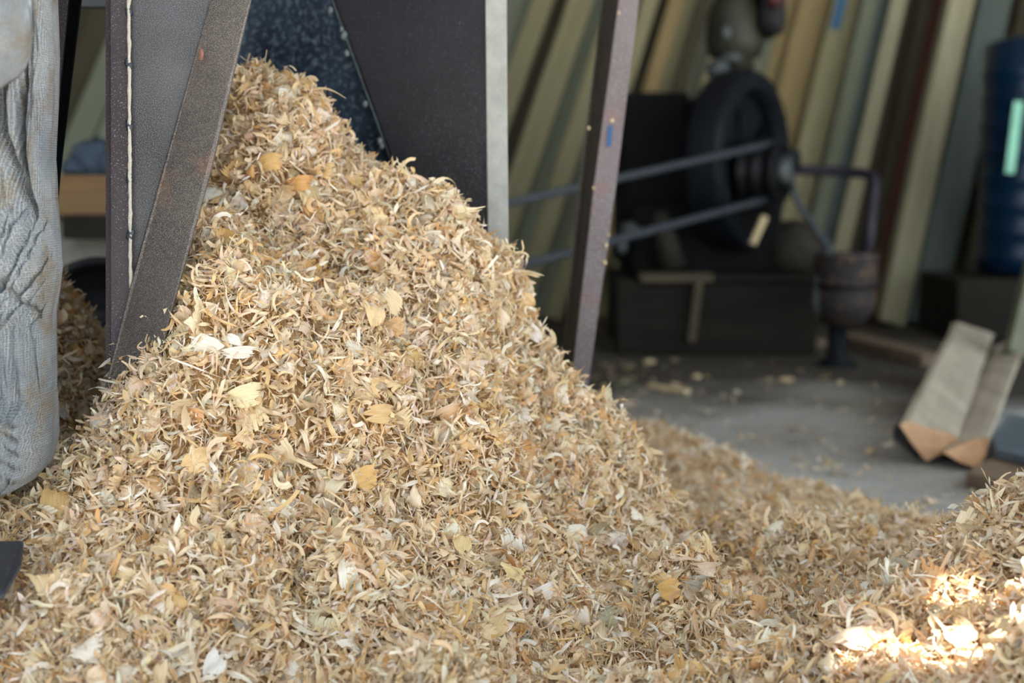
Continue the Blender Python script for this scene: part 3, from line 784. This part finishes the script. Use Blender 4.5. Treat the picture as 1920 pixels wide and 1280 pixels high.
# a nearer wide pair standing in front at the right
lean_board(1802, 44, 'p', 'wide pale board standing nearest, right of the burnt pot, foot on the floor', Y0=4.42, slope=-.215)
lean_board(1868, 52, 's', 'wide slate grey board with a bluish foot, right of the wide pale board', Y0=4.40, slope=-.225)
# boards seen through the gap at the left
for i, (tx, w, kd, lab) in enumerate(((150, 46, 'd', 'dark board seen through the gap, right beside the slanting strut'), (205, 50, 'd', 'dark board seen in the middle of the gap between strut and hopper'),
        (262, 46, 'c', 'grey green board seen through the gap, right beside the hopper panel'), (318, 44, 'c', 'board at the gap, nearly all hidden behind the hopper panel'), (96, 44, 'c', 'grey green board between the sack and the slanting strut, far behind'))):
    lean_board(tx, w, kd, lab, Y0=3.9, slope=-.42, grp='boards seen through the left gap')

# things in the left gap
o = one('box', (P(-40, 0, 2.6).x, 2.6, P(0, 404, 2.6).z), (P(330, 0, 2.6).x, 2.75, P(0, 328, 2.6).z)).build('timber_baulk', M['crate'], bevel=.004)
tag(o, 'horizontal brown timber seen through the gap above the black wheel', 'timber')
o = one('box', (P(-60, 0, 2.62).x, 2.62, 0), (P(340, 0, 2.62).x, 2.76, P(0, 412, 2.62).z)).build('workbench_base', plain('concrete_block', rgb(120, 118, 110), .9, var=.2), bevel=.004)
tag(o, 'dull grey block under the brown timber in the left gap', 'block')
o = one('box', (P(100, 0, 2.56).x, 2.56, P(0, 448, 2.56).z), (P(300, 0, 2.56).x, 2.62, P(0, 405, 2.56).z)).build('shade_strip', M['skid'], bevel=.003)  # dark strip standing in for the shade below the timber
tag(o, 'dark strip for the shade under the brown timber in the left gap', 'shade strip')
o = MB(); o.blob(P(182, 302, 2.68), Vector((.05, .05, .040)), 0, 10, .16); o.blob(P(228, 306, 2.66), Vector((.05, .05, .034)), 0, 10, .16); o.blob(P(150, 314, 2.67), Vector((.03, .04, .022)), 0, 10, .16)
tag(o.build('cloth_bundle', plain('slate_blue_cloth', rgb(56, 70, 86), .9), smooth=True), 'blue grey cloth bundle on the brown timber in the left gap', 'cloth')
wh = thing('belt_wheel', 'black belt wheel behind the small shaded mound in the left gap', 'wheel', P(190, 602, 1.95))
c = P(190, 602, 1.95)
one('lathe', c, (.25, -1, 0), [(.074, -.02), (.088, -.022), (.090, .022), (.078, .024), (.075, .012), (.03, .008)], 48).build('rim', M['black'], wh, True)
one('lathe', c, (.25, -1, 0), [(.012, -.05), (.022, -.03), (.024, .02), (.018, .034), (.008, .036)], 24).build('hub', M['greasy'], wh, True)
one('box', (c.x - .02, 2.0, 0), (c.x + .02, 2.04, c.z)).build('stand', M['black'], wh)

# ------------------------------------------------------------------ diesel engine
YE = 3.85
eng = thing('diesel_engine', 'dark greasy stationary diesel engine on a timber skid, behind the mauve post', 'engine', (.62, YE, 0))
def pbox(m, x0, y0, x1, y1, Ya, Yb, mi=0):
    a = P(x0, y1, Ya); b = P(x1, y0, Ya)
    m.box((a.x, Ya, a.z), (b.x, Yb, b.z), mi)
m = MB(); pbox(m, 1168, 172, 1292, 500, YE, YE + .4)
rad = m.build('radiator', M['engine'], eng, bevel=.012)
m = MB()
for k in range(16): pbox(m, 1172, 182 + k * 17, 1288, 188 + k * 17, YE - .006, YE)
m.build('radiator_fins', M['engine'], rad)
m = MB(); pbox(m, 1180, 380, 1470, 525, YE - .08, YE + .35)
m.build('crankcase', M['engine'], eng, bevel=.03)
m = MB(); pbox(m, 1290, 180, 1440, 400, YE + .12, YE + .4)
m.build('cylinder_block', M['greasy'], eng, bevel=.02)
ax = Vector((.84, -.54, .0))
fc = P(1386, 302, YE - .06)
m = MB()
m.lathe(fc, ax, [(.175, -.05), (.228, -.05), (.236, -.035), (.238, .0), (.236, .035), (.228, .05), (.19, .05), (.178, .03), (.175, -.05)], 56)
a1 = ax.orthogonal().normalized(); a2 = ax.cross(a1)
for k in range(5):
    aa = [2 * math.pi * k / 5 + q * math.radians(56) / 8 for q in range(9)]
    inn = [fc + (a1 * math.cos(q) + a2 * math.sin(q)) * .05 + ax * .005 for q in aa]
    out = [fc + (a1 * math.cos(q) + a2 * math.sin(q)) * .18 + ax * .005 for q in aa]
    m.prism(inn + out[::-1], ax * -.02)
fly = m.build('flywheel', M['greasy'], eng)
m = MB(); m.lathe(fc, ax, [(.02, -.1), (.06, -.08), (.06, .05), (.045, .07), (.03, .16)], 32)
m.build('hub', M['greasy'], fly, True)
pc = P(1432, 322, YE - .16)
m = MB(); m.lathe(pc, ax, [(.03, -.05), (.076, -.05), (.08, -.04), (.067, -.02), (.080, 0), (.067, .02), (.08, .04), (.08, .05), (.06, .055), (.05, .03), (.02, .03)], 40)
pul = m.build('pulley', M['black'], eng)
m = MB(); m.lathe(pc + ax * .055, ax, [(.03, -.02), (.034, .0), (.03, .014), (.012, .02)], 24)
m.build('pulley_cap', M['alu'], pul, True)['label'] = 'dull silver pulley cap'
m = MB(); pbox(m, 1424, -90, 1480, 66, YE + .02, YE + .24)
tank = m.build('fuel_tank', M['black'], eng, bevel=.03)
m = MB(); m.lathe(P(1378, 112, YE + .12), (0, 0, 1), [(.05, -.06), (.05, 0), (.072, .01), (.082, .05), (.078, .12), (.06, .16), (.05, .20), (.05, .26)], 28)
m.build('air_cleaner', M['olive_iron'], eng, True)
m = MB(); m.blob(P(1346, 132, YE + .02), Vector((.034, .03, .03)), 0, 8, .12); m.blob(P(1372, 108, YE + .03), Vector((.03, .02, .016)), 0, 8, .12); m.blob(P(1362, 60, YE + .01), Vector((.014, .01, .02)), 0, 8, .1)
m.build('injector_pump', M['alu'], eng, True)
m = MB(); m.lathe(P(1452, -2, YE), (0, -1, .2), [(.02, -.02), (.024, 0), (.024, .024), (.014, .03)], 20)
m.build('filler_cap', M['red'], tank, True)['label'] = 'dark red filler cap'
m = MB(); m.tube([P(1476, 316, YE - .1), P(1500, 318, YE - .1), P(1560, 321, YE - .12), P(1620, 325, YE - .16), P(1638, 331, YE - .19), P(1640, 350, YE - .2), P(1634, 400, YE - .22), P(1626, 492, YE - .27)], .0135, 14)
m.build('exhaust_pipe', M['pipe'], eng, True)
m = MB(); m.blob(P(1484, 470, YE - .02), Vector((.085, .09, .08)), 0, 12, .07); m.blob(P(1450, 480, YE), Vector((.07, .08, .06)), 0, 10, .08)
m.build('gear_casing', M['brown_iron'], eng, True)
m = MB(); m.tube([P(1236, 400, YE - .12), P(1250, 450, YE - .13), P(1262, 500, YE - .12)], [.02, .03, .034], 12)
m.build('mounting_foot', M['brown_iron'], eng, True)
m = MB(); m.blob(P(1166, 462, YE - .1), Vector((.016, .016, .02)), 0, 8, .1); m.blob(P(1180, 430, YE - .1), Vector((.03, .03, .02)), 0, 8, .1)
m.build('drain_valve', M['alu'], eng, True)

sk = thing('timber_skid', 'dark grimy timber skid carrying the engine', 'skid', (.7, YE, 0))
g = P(0, 524, YE - .12).z
m = MB(); m.box((P(1160, 0, YE - .12).x, YE - .14, .0), (P(1545, 0, YE - .12).x, YE - .02, g)); m.build('front_beam', M['skid'], sk, bevel=.01)
m = MB(); m.box((P(1160, 0, YE).x, YE + .26, .0), (P(1545, 0, YE).x, YE + .38, g)); m.build('rear_beam', M['skid'], sk, bevel=.01)
m = MB(); m.box((P(1196, 0, YE).x, YE - .17, g - .005), (P(1330, 0, YE).x, YE + .4, g + .018)); m.build('cross_board', M['stick'], sk, bevel=.004)
m = MB(); m.box((P(1332, 0, YE).x, YE - .16, g - .005), (P(1540, 0, YE).x, YE + .4, g + .014)); m.build('cross_board', M['skid'], sk, bevel=.004)
m = MB(); m.bar(P(1312, 520, YE - .17), P(1296, 640, YE - .17), .02, .02); m.build('brace', M['stick'], sk)

# drive belt running left to the hopper side
def belt():
    r0 = .078; Ya, Yb = YE - .16, 2.6
    up0, up1 = P(1452, 268, Ya), P(760, 424, Yb)
    lo0, lo1 = P(1446, 371, Ya), P(760, 556, Yb)
    pts = [up1.lerp(up0, k / 14) for k in range(15)]
    cc = (up0 + lo0) / 2; ex = (up0 - lo0) / 2; ey = Vector((.05, 0.03, 0)) + (up0 - up1).normalized() * .02
    for k in range(1, 8):
        a = math.pi * k / 8; pts.append(cc + ex * math.cos(a) + ey * math.sin(a))
    pts += [lo0.lerp(lo1, k / 14) for k in range(15)]
    cc = (up1 + lo1) / 2; ex = (up1 - lo1) / 2; ey = Vector((-.06, -.03, 0))
    for k in range(1, 8):
        a = math.pi * (1 - k / 8); pts.append(cc + ex * math.cos(a) + ey * math.sin(a))
    o = one('tube', pts, .0095, 8, 0, True).build('drive_belt', M['rubber'], smooth=True)
    tag(o, 'long black drive belt looping from the engine pulley towards the hopper', 'belt')
belt()

# chain-like hose hanging from the pulley
pts = [P(1486, 346, 3.6), P(1492, 372, 3.6), P(1505, 395, 3.6), P(1520, 412, 3.59), P(1532, 436, 3.58), P(1550, 456, 3.57), P(1554, 474, 3.56), P(1543, 492, 3.55)]
o = one('tube', pts, [.007, .010, .007, .010, .007, .011, .012, .009], 10).build('fuel_hose', M['rubber'], smooth=True)
tag(o, 'dark knotted hose hanging between the pulley and the burnt pot', 'hose')
# pot on a stem under the exhaust
YPt = 3.5
pot = thing('exhaust_pot', 'burnt brown metal pot on a stem below the bent pipe', 'pot', floor_at(1586, 682))
bx = P(1600, 0, YPt).x
zb, zt = P(0, 604, YPt).z, P(0, 474, YPt).z
m = MB(); m.lathe((bx, YPt, 0), (0, 0, 1), [(.03, zb - .01), (.05, zb), (.068, zb + .03), (.074, zb + .055), (.078, zt - .008), (.082, zt), (.074, zt), (.07, zt - .02)], 40)
bowl = m.build('bowl', M['pot'], pot, True)
one('tube', [P(1543, 486, 3.5), P(1536, 520, 3.49), P(1530, 560, 3.49), P(1530, 578, 3.49), P(1546, 592, 3.5)], [.008, .011, .011, .011, .008], 10).build('handle', M['alu'], pot, True)
m = MB(); m.lathe((bx, YPt, 0), (0, 0, 1), [(.0785, zb + .085), (.081, zb + .088), (.081, zb + .094), (.0785, zb + .097)], 40); m.build('band', M['black'], bowl, True)
m = MB(); m.lathe((bx - .018, YPt, 0), (0, 0, 1), [(.05, 0), (.045, .012), (.026, .02), (.022, zb)], 24); m.build('stem', M['greasy'], pot, True)

# wedge, floor boards and bits by the engine
o = one('bar', P(1434, 405, 3.62), P(1410, 458, 3.62), .026, .016).build('wooden_wedge', M['chip'], bevel=.002)
tag(o, 'small pale wooden wedge under the flywheel of the engine', 'wedge')
def lying(p0, p1, w, t, mat, label, name='floor_board'):
    a = floor_at(*p0, z=t / 2 + .001); b = floor_at(*p1, z=t / 2 + .001)
    m = MB(); m.bar(a, b, w, t, nseg=4, jig=.03); o = m.build(name, mat, bevel=.003)
    tag(o, label, 'board')
lying((1585, 634), (1752, 676), .07, .03, M['slab'], 'brown board lying on the floor right of the burnt pot')
lying((1430, 650), (1558, 642), .06, .025, M['slab'], 'brown grey board lying on the floor left of the burnt pot')
lying((1218, 723), (1290, 734), .022, .010, M['chip'], 'small pale flat offcut on the floor beyond the pile', 'wood_offcut')
lying((1140, 716), (1196, 727), .03, .006, M['board_c'], 'thin grey strip of wood on the floor beside the mauve post foot', 'wood_strip')
for (x, y, w, lab) in ((1474, 712, .024, 'pale chip on the dark floor in front of the engine skid'), (1218, 678, .02, 'pale round chip on the floor near the mauve post'), (1306, 706, .014, 'tiny pale chip on the floor, middle of the dark patch')):
    q = floor_at(x, y, .006); m = MB(); m.blob(q, Vector((w * .8, w * .55, .006)), 0, 8, .15)
    tag(m.build('wood_chip', M['chip'], smooth=True), lab, 'wood chip', 'loose chips on the dark floor')

# ------------------------------------------------------------------ blue barrel on a crate
cr = one('box', (P(1790, 0, 4.1).x, 3.98, 0), (P(2120, 0, 4.1).x, 4.36, P(0, 522, 4.02).z)).build('wooden_crate', M['skid'], bevel=.006)
tag(cr, 'dark crate under the blue drum at the right edge', 'crate')
dr = thing('plastic_drum', 'glossy blue plastic drum with a pale green strip at the right edge', 'drum', (P(1935, 0, 4.18).x, 4.18, P(0, 522, 4.02).z))
z0 = P(0, 522, 4.02).z + .002; zt = P(0, 60, 4.02).z
prof = [(.10, z0), (.142, z0 + .01)]
k = z0 + .04
while k < zt - .05:
    prof += [(.145, k), (.152, k + .012), (.145, k + .024)]; k += .075
prof += [(.142, zt - .02), (.10, zt)]
DX = P(1948, 0, 4.18).x
one('lathe', (DX, 4.18, 0), (0, 0, 1), prof, 48).build('drum_body', M['blue_plastic'], dr, True)
q0 = P(1893, 325, 4.03); q1 = P(1910, 190, 4.03)
one('bar', q0, q1, .026, .004, up=(0, 1, 0)).build('green_strip', M['pale_green'], dr)  # pale green bar on the near side of the drum
def right_edge_board():
    a = P(1905, 668, 3.0); b = P(1990, 300, 3.3)
    m = MB(); m.bar(a, b, .05, .03, up=(0, 1, 0)); o = m.build('upright_board', M['board_c'], bevel=.003)
    tag(o, 'grey green board end at the extreme right edge above the sawn beams', 'board')
right_edge_board()

# ------------------------------------------------------------------ sawn beams at the right
def sawn(name, endpts, far, label, drop=0.0):
    """end outline (px, py) at distance Y, swept back to a far centre"""
    Y = endpts[0][2]
    pts = [P(*p) for p in endpts]
    n = len(pts); c = sum(pts, Vector()) / n
    off = P(*far) - c
    root = thing(name, label, 'beam', (c.x, c.y, 0))
    m = MB(); segs = 8
    vs = []; fs = []
    for k in range(segs + 1):
        for p in pts: vs.append(p + off * (k / segs) + Vector((0, 0, .002 * math.sin(k * 1.7))))
    for k in range(segs):
        for i in range(n): fs.append((k * n + i, k * n + (i + 1) % n, (k + 1) * n + (i + 1) % n, (k + 1) * n + i))
    fs.append(tuple(segs * n + i for i in range(n))[::-1])
    m.add(vs, fs); m.build('shaft', M['beam'], root, bevel=.002)
    m = MB(); m.prism([p + Vector((0, -.003, 0)) for p in pts], (0, .0035, 0)); m.build('cut_end', M['beam_end'], root)
sawn('sawn_beam', [(1686, 795, 2.27), (1710, 832, 2.265), (1736, 864, 2.26), (1770, 846, 2.265), (1798, 822, 2.27), (1778, 811, 2.28), (1735, 800, 2.28), (1704, 789, 2.28)], (1822, 628, 3.25),
     'left of the two pale sawn beams lying at the right, with a pinkish cut end')
sawn('sawn_beam', [(1768, 848, 2.225), (1800, 866, 2.22), (1834, 878, 2.215), (1848, 850, 2.225), (1854, 820, 2.24), (1836, 820, 2.25), (1798, 830, 2.25)], (1900, 652, 3.15),
     'right of the two pale sawn beams lying at the right, with an orange cut end')
def under(pts, h, mat, name, label, cat):
    m = MB(); m.prism([floor_at(*p, z=h) for p in pts], (0, 0, -h + .001)); o = m.build(name, mat, bevel=.004); tag(o, label, cat)
under([(1676, 800), (1722, 838), (1745, 800), (1745, 745), (1712, 745)], .022, M['grey_dark'], 'steel_channel', 'dark blue black steel channel left under the first sawn beam', 'steel channel')
under([(1812, 884), (1925, 912), (2010, 890), (1990, 830), (1872, 846)], .024, M['slab'], 'wood_slab', 'brown wooden slab on the floor in front of the right sawn beam', 'slab')
m = MB(); m.prism([floor_at(*p, z=.040) for p in ((1862, 812), (1866, 842), (1990, 872), (1990, 790), (1890, 776))], (0, 0, -.014)); 
tag(m.build('slate_sheet', M['grey_sheet'], bevel=.002), 'blue grey sheet lying on the brown slab at the right edge', 'sheet')

# ------------------------------------------------------------------ shed
def structure(o): o['kind'] = 'structure'; return o
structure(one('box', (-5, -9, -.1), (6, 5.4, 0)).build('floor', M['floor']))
structure(one('box', (-3.2, 5.3, 0), (3.8, 5.4, 2.75)).build('wall_back', M['wall']))
structure(one('box', (-3.3, -.6, 0), (-3.2, 5.4, 2.75)).build('wall_left', M['wall']))
structure(one('box', (2.8, 3.3, 0), (2.9, 5.4, 2.75)).build('wall_right', M['wall']))

# unseen roof, its two slits shaped to drop sun streaks on the right heap
SUN = Vector((.42, -.32, 1.0)).normalized()       # towards the sun
ZR = 2.7
def to_roof(p): return p + SUN * ((ZR - p.z) / SUN.z)
A0, A1 = to_roof(hit(1745, 1118)), to_roof(hit(1925, 1108))
B0, B1 = to_roof(hit(1560, 1236)), to_roof(hit(1925, 1172))
def roof():
    from mathutils.geometry import delaunay_2d_cdt
    pts = [Vector((-5, -.42)), Vector((2.85, -.42)), Vector((2.85, 5.45)), Vector((-5, 5.45))]
    edges = [(0, 1), (1, 2), (2, 3), (3, 0)]; holes = []
    for s0, s1, w in ((B0, B1, .013), (A0, A1, .015)):
        a = Vector((s0.x, s0.y)); b = Vector((s1.x, s1.y)); d = (b - a).normalized(); nrm = Vector((-d.y, d.x))
        h = [a - nrm * w / 2, b - nrm * w / 2 * 1.3, b + nrm * w / 2 * 1.3, a + nrm * w / 2]
        k = len(pts); pts += h; edges += [(k, k + 1), (k + 1, k + 2), (k + 2, k + 3), (k + 3, k)]; holes.append(h)
    v, e, f, *_ = delaunay_2d_cdt(pts, edges, [], 0, 1e-6)
    def inside(p, h):
        sg = [(h[(i + 1) % 4] - h[i]).cross(p - h[i]) for i in range(4)]
        return all(x > 0 for x in sg) or all(x < 0 for x in sg)
    keep = [t for t in f if not any(inside(sum((v[i] for i in t), Vector((0, 0))) / 3, h) for h in holes)]
    o = mesh_obj('ceiling', [(p.x, p.y, ZR) for p in v], keep, M['roof'])
    so = o.modifiers.new('sheet', 'SOLIDIFY'); so.thickness = .002
    structure(o)
roof()

# ------------------------------------------------------------------ light
w = bpy.data.worlds.new('daylight'); SC.world = w; w.use_nodes = True
bg = w.node_tree.nodes['Background']
bg.inputs['Color'].default_value = (.80, .92, 1.0, 1); bg.inputs['Strength'].default_value = 1.0
sl = bpy.data.lights.new('sun', 'SUN'); sl.energy = 16.0; sl.angle = math.radians(.25); sl.color = (1, .93, .82)
so = bpy.data.objects.new('sun', sl); COL.objects.link(so)
so.rotation_euler = SUN.to_track_quat('Z', 'Y').to_euler()

# ------------------------------------------------------------------ camera
cd = bpy.data.cameras.new('camera'); cd.lens = 50.0 * F / 2666.67; cd.sensor_width = 36
cam = bpy.data.objects.new('camera', cd); COL.objects.link(cam); SC.camera = cam
cam.location = (0, 0, CH); cam.rotation_euler = (math.pi / 2 - TH, 0, 0)
cd.dof.use_dof = True; cd.dof.focus_distance = 1.19; cd.dof.aperture_fstop = 4.2; cd.dof.aperture_blades = 9
cd.clip_start = .02
SC.view_settings.view_transform = 'Standard'; SC.view_settings.look = 'None'
SC.view_settings.exposure = 1.40; SC.view_settings.gamma = 1
SC.cycles.max_bounces = 8; SC.cycles.diffuse_bounces = 5
SC.cycles.use_denoising = True
